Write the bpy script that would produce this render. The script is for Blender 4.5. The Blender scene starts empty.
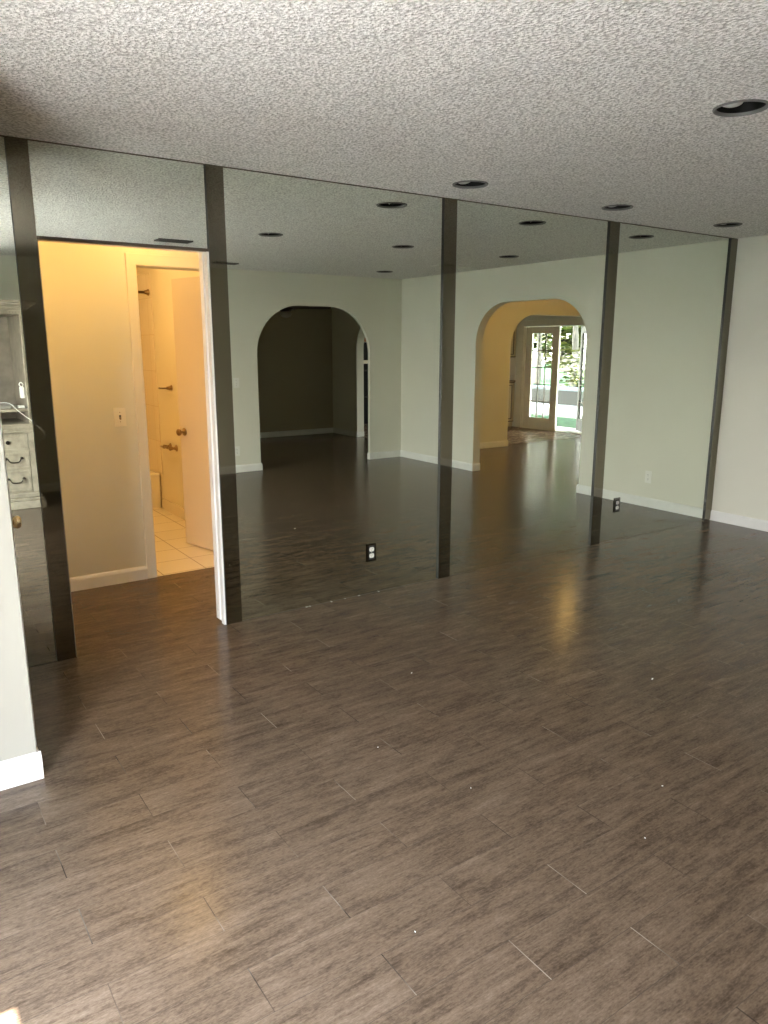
import bpy, bmesh, math, random
from mathutils import Vector, Matrix
random.seed(7)
S = bpy.context.scene
C = S.collection
PI = math.pi
H = 2.44                                   # ceiling height

# ------------------------------------------------------------------ camera, sky, sun, exposure
cam_d = bpy.data.cameras.new('camera'); cam = bpy.data.objects.new('camera', cam_d); C.objects.link(cam)
F_PX, YAW, PITCH, ROLL = 748.91, 0.59995, 0.21838, 0.00082
CAM = Vector((0.0, -3.834, 1.552))
fw = Vector((math.sin(YAW)*math.cos(PITCH), math.cos(YAW)*math.cos(PITCH), -math.sin(PITCH)))
rt = Vector((math.cos(YAW), -math.sin(YAW), 0)); up = rt.cross(fw)
r2 = rt*math.cos(ROLL) + up*math.sin(ROLL); u2 = -rt*math.sin(ROLL) + up*math.cos(ROLL)
M = Matrix((r2, u2, -fw)).transposed().to_4x4(); M.translation = CAM
cam.matrix_world = M
cam_d.sensor_fit = 'VERTICAL'; cam_d.sensor_height = 36.0; cam_d.lens = F_PX/1024*36.0
cam_d.clip_start = 0.02; cam_d.clip_end = 200
S.camera = cam

SKY_STRENGTH, SUN_STRENGTH = 1.75, 4.5
w = bpy.data.worlds.new('sky'); S.world = w; w.use_nodes = True
wn = w.node_tree; wn.nodes.clear()
tc = wn.nodes.new('ShaderNodeTexCoord'); sp = wn.nodes.new('ShaderNodeSeparateXYZ')
rp = wn.nodes.new('ShaderNodeValToRGB'); bg = wn.nodes.new('ShaderNodeBackground'); wo = wn.nodes.new('ShaderNodeOutputWorld')
wn.links.new(tc.outputs['Generated'], sp.inputs[0]); wn.links.new(sp.outputs['Z'], rp.inputs[0])
rp.color_ramp.elements[0].color = (1.0, 0.965, 0.90, 1); rp.color_ramp.elements[1].color = (0.52, 0.70, 0.95, 1)
wn.links.new(rp.outputs[0], bg.inputs[0]); bg.inputs[1].default_value = SKY_STRENGTH
wn.links.new(bg.outputs[0], wo.inputs[0])

sun_d = bpy.data.lights.new('sun', 'SUN'); sun = bpy.data.objects.new('sun', sun_d); C.objects.link(sun)
sun_d.energy = SUN_STRENGTH; sun_d.angle = math.radians(0.55); sun_d.color = (1.0, 0.97, 0.92)
XL = -0.45                                 # inner face of the left wall
_el = math.atan2(1.985, 0.128-(XL-0.09))
sun.rotation_euler = Vector((-math.cos(_el), 0.0, math.sin(_el))).to_track_quat('Z', 'Y').to_euler()

def portal(name, loc, sx, sz, direction):
    d = bpy.data.lights.new(name, 'AREA'); d.shape = 'RECTANGLE'; d.size = sx; d.size_y = sz
    d.cycles.is_portal = True
    o = bpy.data.objects.new(name, d); C.objects.link(o); o.location = loc
    o.rotation_euler = (-Vector(direction)).to_track_quat('Z', 'Y').to_euler()
    return o
portal('patio_door_portal', (XL-0.14, -2.6, 1.02), 1.15, 2.05, (1, 0, 0))
portal('garden_door_portal', (10.62, -5.9, 1.0), 1.9, 2.0, (-1, 0, 0))

def lamp(name, loc, power, col, size=0.06):
    d = bpy.data.lights.new(name, 'POINT'); d.energy = power; d.color = col; d.shadow_soft_size = size
    o = bpy.data.objects.new(name, d); C.objects.link(o); o.location = loc
    return o
VEST_W, BATH_W, HALL_W = 0.20, 0.72, 1.05
WARM = (1.0, 0.54, 0.14)

S.view_settings.view_transform = 'Standard'; S.view_settings.look = 'None'
S.view_settings.gamma = 1.0; S.view_settings.exposure = 4.78
try: S.view_settings.use_curve_mapping = False
except Exception: pass
cy = S.cycles
cy.max_bounces = 14; cy.diffuse_bounces = 8; cy.glossy_bounces = 8; cy.transmission_bounces = 6
cy.caustics_reflective = True; cy.caustics_refractive = False; cy.blur_glossy = 0.6
cy.sample_clamp_indirect = 6.0; cy.use_denoising = True

# ------------------------------------------------------------------ materials
MATS = {}
def mat(name, col, rough=0.5, metal=0.0, spec=0.5, emit=None, es=0.0, trans=0.0, ior=1.45):
    m = bpy.data.materials.new(name); m.use_nodes = True
    b = m.node_tree.nodes['Principled BSDF']
    b.inputs['Base Color'].default_value = (*col, 1); b.inputs['Roughness'].default_value = rough
    b.inputs['Metallic'].default_value = metal; b.inputs['Specular IOR Level'].default_value = spec
    b.inputs['Transmission Weight'].default_value = trans; b.inputs['IOR'].default_value = ior
    if emit: b.inputs['Emission Color'].default_value = (*emit, 1); b.inputs['Emission Strength'].default_value = es
    MATS[name] = m
    return m
def nodes(m): return m.node_tree.nodes, m.node_tree.links, m.node_tree.nodes['Principled BSDF']
def objcoord(m):
    n, l, b = nodes(m); t = n.new('ShaderNodeNewGeometry'); return t.outputs['Position']
def add_bump(m, scale, strength, dist=0.002, detail=2.0, kind='noise'):
    n, l, b = nodes(m); p = objcoord(m)
    x = n.new('ShaderNodeTexNoise'); x.inputs['Scale'].default_value = scale; x.inputs['Detail'].default_value = detail
    l.new(p, x.inputs['Vector'])
    bp = n.new('ShaderNodeBump'); bp.inputs['Strength'].default_value = strength; bp.inputs['Distance'].default_value = dist
    l.new(x.outputs[0], bp.inputs['Height']); l.new(bp.outputs[0], b.inputs['Normal'])
def add_mottle(m, c1, c2, scale, lo=0.35, hi=0.65, detail=4.0):
    n, l, b = nodes(m); p = objcoord(m)
    x = n.new('ShaderNodeTexNoise'); x.inputs['Scale'].default_value = scale; x.inputs['Detail'].default_value = detail
    l.new(p, x.inputs['Vector']); r = n.new('ShaderNodeValToRGB')
    r.color_ramp.elements[0].position = lo; r.color_ramp.elements[1].position = hi
    r.color_ramp.elements[0].color = (*c1, 1); r.color_ramp.elements[1].color = (*c2, 1)
    l.new(x.outputs[0], r.inputs[0]); l.new(r.outputs[0], b.inputs['Base Color'])

WALL = (0.72, 0.71, 0.62)
wall_m = mat('beige_paint', WALL, 0.55, spec=0.3); add_mottle(wall_m, (0.705, 0.695, 0.605), (0.735, 0.725, 0.635), 1.3); add_bump(wall_m, 160, 0.12, 0.001)
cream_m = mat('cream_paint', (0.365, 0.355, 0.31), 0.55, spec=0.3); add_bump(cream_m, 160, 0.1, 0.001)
white_m = mat('white_trim_paint', (0.80, 0.80, 0.78), 0.4); add_mottle(white_m, (0.76, 0.76, 0.74), (0.82, 0.82, 0.80), 6)
rearshade_m = mat('rear_shade_paint', (0.42, 0.38, 0.27), 0.6, spec=0.3)  # wall colour darkened so the unlit rear room reads in shade
bathwall_m = mat('bath_paint', (0.78, 0.71, 0.55), 0.45)

# popcorn ceiling
ceil_m = mat('popcorn_ceiling', (0.72, 0.69, 0.63), 0.9, spec=0.1)
n, l, b = nodes(ceil_m); p = objcoord(ceil_m)
v1 = n.new('ShaderNodeTexNoise'); v1.inputs['Scale'].default_value = 92; v1.inputs['Detail'].default_value = 3; v1.inputs['Roughness'].default_value = 0.6
v2 = n.new('ShaderNodeTexVoronoi'); v2.inputs['Scale'].default_value = 78
l.new(p, v1.inputs['Vector']); l.new(p, v2.inputs['Vector'])
ma = n.new('ShaderNodeMath'); ma.operation = 'SUBTRACT'; l.new(v1.outputs[0], ma.inputs[0])
mb_ = n.new('ShaderNodeMath'); mb_.operation = 'MULTIPLY'; mb_.inputs[1].default_value = 0.45; l.new(v2.outputs['Distance'], mb_.inputs[0]); l.new(mb_.outputs[0], ma.inputs[1])
bp = n.new('ShaderNodeBump'); bp.inputs['Strength'].default_value = 1.0; bp.inputs['Distance'].default_value = 0.012
l.new(ma.outputs[0], bp.inputs['Height']); l.new(bp.outputs[0], b.inputs['Normal'])
r = n.new('ShaderNodeValToRGB'); r.color_ramp.elements[0].position = 0.10; r.color_ramp.elements[1].position = 0.40
r.color_ramp.elements[0].color = (0.56, 0.55, 0.53, 1); r.color_ramp.elements[1].color = (0.96, 0.95, 0.93, 1)
l.new(ma.outputs[0], r.inputs[0]); l.new(r.outputs[0], b.inputs['Base Color'])

def plank_floor(name, dark, mid, light, L=0.615, W=0.1535, ox=0.01, oy=-1.386, rough=0.30, along='x'):
    m = mat(name, mid, rough, spec=0.30)
    n, l, b = nodes(m); p = objcoord(m)
    sx = n.new('ShaderNodeSeparateXYZ'); l.new(p, sx.inputs[0])
    X, Y = (sx.outputs['X'], sx.outputs['Y']) if along == 'x' else (sx.outputs['Y'], sx.outputs['X'])
    def math_(op, a, bb=None):
        q = n.new('ShaderNodeMath'); q.operation = op
        for i, v in enumerate((a, bb)):
            if v is None: continue
            if isinstance(v, (int, float)): q.inputs[i].default_value = v
            else: l.new(v, q.inputs[i])
        return q.outputs[0]
    yr = math_('DIVIDE', math_('SUBTRACT', Y, oy - 40*W), W)
    row = math_('FLOOR', yr); fy = math_('FRACT', yr)
    par = math_('MODULO', row, 2.0)                    # rows just below oy have row 39 -> no offset
    xs = math_('DIVIDE', math_('ADD', math_('SUBTRACT', X, ox - 40*L), math_('MULTIPLY', math_('SUBTRACT', 1.0, par), L/2)), L)
    col = math_('FLOOR', xs); fx = math_('FRACT', xs)
    cx = n.new('ShaderNodeCombineXYZ'); l.new(col, cx.inputs[0]); l.new(row, cx.inputs[1])
    wn_ = n.new('ShaderNodeTexWhiteNoise'); wn_.noise_dimensions = '2D'; l.new(cx.outputs[0], wn_.inputs['Vector'])
    rnd = wn_.outputs['Value']
    def noise4(sxv, syv, detail, rgh, dist=0.0):
        mp = n.new('ShaderNodeCombineXYZ'); l.new(math_('MULTIPLY', X, sxv), mp.inputs[0]); l.new(math_('MULTIPLY', Y, syv), mp.inputs[1])
        t = n.new('ShaderNodeTexNoise'); t.noise_dimensions = '4D'; t.inputs['Scale'].default_value = 1.0
        t.inputs['Detail'].default_value = detail; t.inputs['Roughness'].default_value = rgh; t.inputs['Distortion'].default_value = dist
        l.new(mp.outputs[0], t.inputs['Vector']); l.new(math_('MULTIPLY', rnd, 60.0), t.inputs['W'])
        return t.outputs[0]
    grain = noise4(16, 260, 4, 0.75)
    speck = noise4(70, 190, 3, 0.75)
    streak = noise4(4.0, 42, 5, 0.72, 0.35)
    blot = noise4(3.4, 13, 5, 0.66, 0.2)
    cathedral = noise4(14, 34, 2, 0.6, 0.6)
    t1 = math_('ADD', math_('MULTIPLY', streak, 0.34), math_('MULTIPLY', grain, 0.22))
    t1 = math_('ADD', t1, math_('MULTIPLY', math_('SUBTRACT', speck, 0.5), 0.34))
    t1 = math_('ADD', t1, math_('MULTIPLY', blot, 0.30))
    t1 = math_('ADD', t1, math_('MULTIPLY', cathedral, 0.12))
    t1 = math_('ADD', t1, math_('MULTIPLY', math_('SUBTRACT', rnd, 0.5), 0.02))
    rr = n.new('ShaderNodeValToRGB'); e = rr.color_ramp.elements
    e[0].position = 0.37; e[0].color = (*dark, 1); e[1].position = 0.70; e[1].color = (*light, 1)
    k = e.new(0.51); k.color = (*mid, 1)
    l.new(t1, rr.inputs[0])
    # joints: end seams read clearly (some with an edge glint painted pale), long seams barely
    ex = math_('SUBTRACT', 0.5, math_('ABSOLUTE', math_('SUBTRACT', fx, 0.5)))
    ey = math_('SUBTRACT', 0.5, math_('ABSOLUTE', math_('SUBTRACT', fy, 0.5)))
    endm = math_('LESS_THAN', ex, 0.0014/L); longm = math_('LESS_THAN', ey, 0.0006/W)
    cn = n.new('ShaderNodeTexNoise'); cn.inputs['Scale'].default_value = 3.1; l.new(p, cn.inputs['Vector'])
    sr = n.new('ShaderNodeValToRGB'); sr.color_ramp.elements[0].position = 0.47; sr.color_ramp.elements[1].position = 0.60
    sr.color_ramp.elements[0].color = (0.03, 0.023, 0.017, 1); sr.color_ramp.elements[1].color = (0.27, 0.225, 0.18, 1)
    l.new(cn.outputs[0], sr.inputs[0])
    mx1 = n.new('ShaderNodeMix'); mx1.data_type = 'RGBA'; l.new(longm, mx1.inputs[0]); l.new(rr.outputs[0], mx1.inputs[6]); mx1.inputs[7].default_value = (0.065, 0.05, 0.038, 1)
    mx2 = n.new('ShaderNodeMix'); mx2.data_type = 'RGBA'
    en = n.new('ShaderNodeTexNoise'); en.inputs['Scale'].default_value = 2.3; en.inputs['Detail'].default_value = 1.0; l.new(p, en.inputs['Vector'])
    er = n.new('ShaderNodeMapRange'); er.inputs['From Min'].default_value = 0.42; er.inputs['From Max'].default_value = 0.60; er.inputs['To Min'].default_value = 0.40; l.new(en.outputs[0], er.inputs['Value'])
    l.new(math_('MULTIPLY', endm, er.outputs[0]), mx2.inputs[0]); l.new(mx1.outputs[2], mx2.inputs[6]); l.new(sr.outputs[0], mx2.inputs[7])
    l.new(mx2.outputs[2], b.inputs['Base Color'])
    hgt = math_('SUBTRACT', math_('ADD', math_('MULTIPLY', grain, 0.5), math_('MULTIPLY', streak, 0.5)), math_('MAXIMUM', endm, longm))
    bp = n.new('ShaderNodeBump'); bp.inputs['Strength'].default_value = 0.16; bp.inputs['Distance'].default_value = 0.0010
    l.new(hgt, bp.inputs['Height']); l.new(bp.outputs[0], b.inputs['Normal'])
    rg = n.new('ShaderNodeMapRange'); rg.inputs['To Min'].default_value = rough-0.03; rg.inputs['To Max'].default_value = rough+0.07
    l.new(streak, rg.inputs['Value']); l.new(rg.outputs[0], b.inputs['Roughness'])
    return m
floor_m = plank_floor('grey_brown_planks', (0.050, 0.033, 0.021), (0.122, 0.085, 0.057), (0.228, 0.170, 0.122), rough=0.18)
kfloor_m = plank_floor('brown_kitchen_planks', (0.10, 0.055, 0.03), (0.20, 0.115, 0.06), (0.30, 0.18, 0.10), L=0.9, W=0.12, along='x', rough=0.25)

def tile_mat(name, c1, grout, size, rough=0.25, g=0.012):
    m = mat(name, c1, rough); n, l, b = nodes(m); p = objcoord(m)
    bk = n.new('ShaderNodeTexBrick'); bk.offset = 0; bk.inputs['Scale'].default_value = 1.0
    bk.inputs['Brick Width'].default_value = size; bk.inputs['Row Height'].default_value = size; bk.inputs['Mortar Size'].default_value = g/2
    bk.inputs['Color1'].default_value = (*c1, 1); bk.inputs['Color2'].default_value = (*[c*0.95 for c in c1], 1); bk.inputs['Mortar'].default_value = (*grout, 1)
    return m, bk, p, n, l, b
btile_m, bk, p, n, l, b = tile_mat('bath_floor_tile', (0.78, 0.70, 0.56), (0.34, 0.24, 0.14), 0.305, 0.3, 0.008)
mp = n.new('ShaderNodeMapping'); mp.inputs['Location'].default_value = (-0.02, 0.08, 0); l.new(p, mp.inputs[0]); l.new(mp.outputs[0], bk.inputs['Vector']); l.new(bk.outputs['Color'], b.inputs['Base Color'])
stile_m, bk, p, n, l, b = tile_mat('shower_tile', (0.80, 0.72, 0.58), (0.62, 0.50, 0.34), 0.33, 0.2, 0.004)
sx = n.new('ShaderNodeSeparateXYZ'); cx = n.new('ShaderNodeCombineXYZ'); ad = n.new('ShaderNodeMath'); ad.operation = 'ADD'
l.new(p, sx.inputs[0]); l.new(sx.outputs[0], ad.inputs[0]); l.new(sx.outputs[1], ad.inputs[1]); l.new(ad.outputs[0], cx.inputs[0]); l.new(sx.outputs[2], cx.inputs[1])
l.new(cx.outputs[0], bk.inputs['Vector']); l.new(bk.outputs['Color'], b.inputs['Base Color'])

mirror_m = mat('mirror_glass', (0.80, 0.845, 0.765), 0.0, metal=1.0)
bronze_m = mat('bronze_mirror_glass', (0.195, 0.18, 0.135), 0.03, metal=1.0)
edge_m = mat('black_shadow_edge', (0.012, 0.012, 0.010), 0.4)  # strip sides coloured black to draw the shadow line at their edge
channel_m = mat('dark_bronze_metal', (0.13, 0.105, 0.08), 0.45, metal=0.5)
brass_m = mat('brass', (0.72, 0.60, 0.36), 0.22, metal=1.0)
oldbrass_m = mat('aged_brass', (0.30, 0.20, 0.10), 0.28, metal=1.0)
steel_m = mat('brushed_steel', (0.55, 0.55, 0.53), 0.3, metal=1.0)
iron_m = mat('dark_iron', (0.035, 0.028, 0.022), 0.4, metal=0.6)
black_m = mat('black_enamel', (0.006, 0.006, 0.006), 0.6, spec=0.1)
canblack_m = mat('black_baffle', (0.004, 0.004, 0.004), 0.6, spec=0.2)
ringgrey_m = mat('pewter_trim', (0.16, 0.16, 0.155), 0.5, metal=0.2)
bulb_m = mat('silvered_bulb', (0.40, 0.40, 0.385), 0.3)
plastic_m = mat('white_plastic', (0.80, 0.79, 0.75), 0.35)
ivory_m = mat('ivory_plastic', (0.82, 0.78, 0.66), 0.35)
slot_m = mat('dark_slot', (0.02, 0.02, 0.02), 0.6)
smoke_plate_m = mat('smoked_mirror_plate', (0.16, 0.16, 0.14), 0.08, metal=1.0)
vent_dark_m = mat('dark_grille', (0.07, 0.07, 0.065), 0.6)
hutch_m = mat('white_washed_wood', (0.30, 0.26, 0.20), 0.5)
add_mottle(hutch_m, (0.24, 0.205, 0.155), (0.35, 0.305, 0.235), 14, 0.3, 0.6)
hutchin_m = mat('shaded_inside_wood', (0.40, 0.35, 0.29), 0.6); add_mottle(hutchin_m, (0.20, 0.17, 0.135), (0.27, 0.23, 0.185), 9)  # hutch wood darkened in the colour for the shade inside
porcelain_m = mat('tub_enamel', (0.86, 0.82, 0.72), 0.12)
leafpaint_m = mat('door_paint', (0.74, 0.62, 0.44), 0.4)
cab_m = mat('cream_cabinet', (0.55, 0.47, 0.33), 0.45); cabdark_m = mat('cabinet_glaze', (0.06, 0.04, 0.025), 0.5)
wood_m = mat('orange_wood', (0.42, 0.13, 0.04), 0.4); counter_m = mat('stone_counter', (0.30, 0.24, 0.17), 0.25)
glass_m = mat('window_glass', (1, 1, 1), 0.0, trans=1.0, ior=1.0)          # thin panes: no visible bending
n, l, b = nodes(glass_m)
tr = n.new('ShaderNodeBsdfTransparent'); gl = n.new('ShaderNodeBsdfGlossy'); gl.inputs['Roughness'].default_value = 0.02
ms = n.new('ShaderNodeMixShader'); ms.inputs[0].default_value = 0.06
l.new(tr.outputs[0], ms.inputs[1]); l.new(gl.outputs[0], ms.inputs[2]); l.new(ms.outputs[0], n['Material Output'].inputs['Surface'])
concrete_m = mat('concrete', (0.31, 0.30, 0.28), 0.8); add_mottle(concrete_m, (0.28, 0.27, 0.25), (0.34, 0.33, 0.31), 3)
grass_m = mat('lawn', (0.10, 0.24, 0.06), 0.9, spec=0.1); add_mottle(grass_m, (0.012, 0.040, 0.014), (0.022, 0.062, 0.022), 9)
bark_m = mat('bark', (0.33, 0.28, 0.21), 0.8); add_mottle(bark_m, (0.022, 0.018, 0.013), (0.045, 0.038, 0.029), 8)
leaf1_m = mat('palm_green', (0.022, 0.034, 0.006), 0.55); leaf2_m = mat('hedge_green', (0.006, 0.012, 0.003), 0.6); leaf3_m = mat('yellow_green', (0.044, 0.047, 0.007), 0.55)
cap_m = mat('pale_blue_cap', (0.09, 0.12, 0.135), 0.5); stucco_m = mat('grey_stucco', (0.03, 0.03, 0.027), 0.8)
fan_m = mat('fan_dark_wood', (0.06, 0.04, 0.028), 0.4)
shade_m = mat('lit_glass_shade', (0.9, 0.8, 0.6), 0.4, emit=(1.0, 0.60, 0.2), es=0.8)
roof_m = mat('roofing', (0.2, 0.19, 0.18), 0.9)
munt_m = mat('shaded_muntin_paint', (0.16, 0.14, 0.115), 0.6)  # frame paint darkened so the muntins look shaded against the daylight
frame_m = mat('door_frame_white', (0.74, 0.70, 0.60), 0.45)

# ------------------------------------------------------------------ mesh helpers
class MB:
    def __init__(self): self.bm = bmesh.new(); self.mi = 0
    def _new(self, before):
        for f in self.bm.faces:
            if f.index == -1 or f not in before: pass
    def box(self, x0, x1, y0, y1, z0, z1, bev=0.0, mi=0, mat4=None):
        t = bmesh.new(); bmesh.ops.create_cube(t, size=1)
        for v in t.verts: v.co = Vector(((x0+x1)/2+v.co.x*(x1-x0), (y0+y1)/2+v.co.y*(y1-y0), (z0+z1)/2+v.co.z*(z1-z0)))
        if bev: bmesh.ops.bevel(t, geom=t.edges[:], offset=bev, segments=2, affect='EDGES', profile=0.5)
        return self.merge(t, mi, mat4)
    def merge(self, t, mi=0, mat4=None, smooth=False):
        if mat4 is not None: t.transform(mat4)
        vm = {}
        for v in t.verts: vm[v] = self.bm.verts.new(v.co)
        for f in t.faces:
            try:
                nf = self.bm.faces.new([vm[v] for v in f.verts]); nf.material_index = mi; nf.smooth = smooth or f.smooth
            except ValueError: pass
        t.free(); return self
    def cyl(self, p, q, r0, r1=None, seg=20, mi=0, caps=True, smooth=True):
        r1 = r0 if r1 is None else r1
        p, q = Vector(p), Vector(q); d = q-p
        t = bmesh.new(); bmesh.ops.create_cone(t, cap_ends=caps, segments=seg, radius1=r0, radius2=r1, depth=d.length)
        for f in t.faces: f.smooth = smooth and len(f.verts) == 4
        return self.merge(t, mi, Matrix.Translation((p+q)/2) @ d.to_track_quat('Z', 'Y').to_matrix().to_4x4())
    def lathe(self, prof, origin, axis=(0, 0, 1), seg=28, mi=0):
        t = bmesh.new(); rings = []
        for (r, z) in prof:
            if r < 1e-6: rings.append([t.verts.new((0, 0, z))])
            else: rings.append([t.verts.new((r*math.cos(2*PI*k/seg), r*math.sin(2*PI*k/seg), z)) for k in range(seg)])
        for a, bq in zip(rings, rings[1:]):
            for k in range(seg):
                k2 = (k+1) % seg
                vs = [a[0]] if len(a) == 1 else [a[k], a[k2]]
                vs += [bq[0]] if len(bq) == 1 else [bq[k2], bq[k]]
                if len(vs) >= 3: f = t.faces.new(vs); f.smooth = True
        return self.merge(t, mi, Matrix.Translation(origin) @ Vector(axis).to_track_quat('Z', 'Y').to_matrix().to_4x4())
    def tube(self, pts, r, seg=10, mi=0):
        pts = [Vector(q) for q in pts]; t = bmesh.new(); rings = []; nrm = None
        for i, q in enumerate(pts):
            d = (pts[min(i+1, len(pts)-1)]-pts[max(i-1, 0)]).normalized()
            if nrm is None: nrm = d.orthogonal().normalized()
            nrm = (nrm - d*nrm.dot(d)).normalized(); bn = d.cross(nrm)
            rr = r[i] if isinstance(r, (list, tuple)) else r
            rings.append([t.verts.new(q + nrm*rr*math.cos(2*PI*k/seg) + bn*rr*math.sin(2*PI*k/seg)) for k in range(seg)])
        for a, bq in zip(rings, rings[1:]):
            for k in range(seg): f = t.faces.new([a[k], a[(k+1) % seg], bq[(k+1) % seg], bq[k]]); f.smooth = True
        t.faces.new(rings[0][::-1]); t.faces.new(rings[-1])
        return self.merge(t, mi)
    def prism(self, outline, to3d, depth_vec, mi=0):
        """outline: 2-D polygon; to3d maps (u, v) to a point; extruded by depth_vec"""
        t = bmesh.new(); vs = [t.verts.new(to3d(u, v)) for u, v in outline]
        f = t.faces.new(vs); ex = bmesh.ops.extrude_face_region(t, geom=[f])
        for g in ex['geom']:
            if isinstance(g, bmesh.types.BMVert): g.co += Vector(depth_vec)
        big = [f for f in t.faces if len(f.verts) > 4]
        bmesh.ops.triangulate(t, faces=big)
        bmesh.ops.recalc_face_normals(t, faces=t.faces[:])
        return self.merge(t, mi)
    def build(self, name, m, parent=None, loc=None):
        bmesh.ops.recalc_face_normals(self.bm, faces=self.bm.faces[:])
        q = parent
        while q is not None: self.bm.transform(Matrix.Translation(-q.location)); q = q.parent
        me = bpy.data.meshes.new(name); self.bm.to_mesh(me); self.bm.free()
        for x in (m if isinstance(m, (list, tuple)) else [m]): me.materials.append(x)
        o = bpy.data.objects.new(name, me); C.objects.link(o)
        if parent is not None:
            o.parent = parent
        return o
def tag(o, label=None, cat=None, group=None, kind=None):
    if label: o['label'] = label
    if cat: o['category'] = cat
    if group: o['group'] = group
    if kind: o['kind'] = kind
    return o
def struct(o, label=None, cat=None): return tag(o, label, cat, kind='structure')
def thing(name, label, cat, loc, group=None, kind=None):
    o = bpy.data.objects.new(name, None); C.objects.link(o); o.location = loc; o.empty_display_size = 0.1
    bpy.context.view_layer.update()
    return tag(o, label, cat, group, kind)
def bez(pts, n=8):
    """Catmull-Rom through points"""
    P = [Vector(q) for q in pts]; P = [P[0]*2-P[1]] + P + [P[-1]*2-P[-2]]; out = []
    for i in range(1, len(P)-2):
        for k in range(n):
            t = k/n; a, b_, c, d = P[i-1], P[i], P[i+1], P[i+2]
            out.append(0.5*((2*b_)+(-a+c)*t+(2*a-5*b_+4*c-d)*t*t+(-a+3*b_-3*c+d)*t**3))
    out.append(P[-2]); return out
def arch_pts(u0, u1, ztop, r, n=14, rz=None):
    """opening from (u0,0) up, over and down to (u1,0): straight jambs, rounded shoulders, flat crown"""
    rz = rz or r; out = [(u0, 0.0)]
    for k in range(n+1):
        a = PI - (PI/2)*k/n; out.append((u0+r+r*math.cos(a), ztop-rz+rz*math.sin(a)))
    for k in range(n+1):
        a = PI/2 - (PI/2)*k/n; out.append((u1-r+r*math.cos(a), ztop-rz+rz*math.sin(a)))
    out.append((u1, 0.0)); return out

# ------------------------------------------------------------------ the setting
YB = -4.86; XR = 6.238; ZT = 2.52
def slab(name, m, *b, label=None, cat=None):
    return struct(MB().box(*b).build(name, m), label, cat)
f = slab('floor', floor_m, XL-0.12, 10.45, -8.2, 1.12, -0.05, 0.0, label='grey brown wood plank floor of the empty mirrored room', cat='floor')
slab('floor_bath', btile_m, 0.6, 2.4, 1.121, 4.2, -0.05, 0.001, label='cream square tile floor of the bathroom beyond the opening', cat='floor')
slab('floor_kitchen', kfloor_m, 7.05, 10.45, -9.3, -4.95, -0.04, 0.003, label='brown wood floor of the kitchen by the garden doors', cat='floor')

# main ceiling with round cut-outs for the recessed lights
LIGHTS = [(2.885, -2.025), (2.945, -0.385), (4.21, -0.385), (5.475, -0.385), (4.22, -2.03), (5.56, -2.05), (5.42, -4.08)]
LR = 0.0905
def ceiling(name, x0, x1, y0, y1, holes, m):
    t = bmesh.new(); e = 0.12
    xs = sorted({x0, x1} | {round(hx+s, 4) for hx, hy in holes for s in (-e, e)})
    ys = sorted({y0, y1} | {round(hy+s, 4) for hx, hy in holes for s in (-e, e)})
    for i in range(len(xs)-1):
        for j in range(len(ys)-1):
            a, b_, c, d = xs[i], xs[i+1], ys[j], ys[j+1]
            if any(abs((a+b_)/2-hx) < e and abs((c+d)/2-hy) < e for hx, hy in holes): continue
            t.faces.new([t.verts.new(q) for q in ((a, c, H), (a, d, H), (b_, d, H), (b_, c, H))])
    # cells round each hole: the square patch is filled as a ring
    for hx, hy in holes:
        ns = 32; sq = []; ci = []
        for k in range(ns):
            a = 2*PI*k/ns; s = e/max(abs(math.cos(a)), abs(math.sin(a)))
            sq.append(t.verts.new((hx+s*math.cos(a), hy+s*math.sin(a), H))); ci.append(t.verts.new((hx+LR*math.cos(a), hy+LR*math.sin(a), H)))
        for k in range(ns): t.faces.new([sq[k], ci[k], ci[(k+1) % ns], sq[(k+1) % ns]])
    mb = MB(); mb.merge(t); return mb
# keep hole columns apart: cells are cut on a common grid, so build the ceiling in strips per row of lights
cm = MB()
strips = [(-1.2, -0.62, [q for q in LIGHTS if abs(q[1]+0.385) < .05]), ]
def add_strip(y0, y1, holes):
    t = ceiling('c', XL-0.12, XR+0.12, y0, y1, holes, None); tb = t.bm.copy(); t.bm.free(); cm.merge(tb)
add_strip(-0.8, 0.0, [q for q in LIGHTS if q[1] > -0.6])
add_strip(-1.9, -0.8, [])
for hx in ():
    pass
# the three lights of the middle row are at slightly different depths: give each its own strip of cells
mid = sorted([q for q in LIGHTS if -2.3 < q[1] < -1.7])
xb = [XL-0.12, (mid[0][0]+mid[1][0])/2, (mid[1][0]+mid[2][0])/2, XR+0.12]
for k, q in enumerate(mid):
    t = ceiling('c', xb[k], xb[k+1], -2.3, -1.9, [q], None); tb = t.bm.copy(); t.bm.free(); cm.merge(tb)
add_strip(-3.8, -2.3, [])
add_strip(YB, -3.8, [q for q in LIGHTS if q[1] < -3.8])
ceil_o = struct(cm.build('ceiling', ceil_m), 'white popcorn textured ceiling of the mirrored room', 'ceiling')
slab('ceiling_hall', ceil_m, XR, 10.5, YB, 0.0, H, H+0.03, label='popcorn ceiling of the hall beyond the right arch', cat='ceiling')
slab('ceiling_rear', ceil_m, 2.9, 10.5, -9.4, YB-0.0, H, H+0.03, label='dark ceiling of the rear room and kitchen', cat='ceiling')
slab('ceiling_bath', bathwall_m, 0.2, 2.8, 0.08, 4.2, H, H+0.03, label='ceiling over the lit vestibule and bathroom', cat='ceiling')
slab('roof', roof_m, XL-0.15, 10.75, -9.6, 4.4, 2.66, 2.75, label='flat roof over the house', cat='roof')

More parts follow.
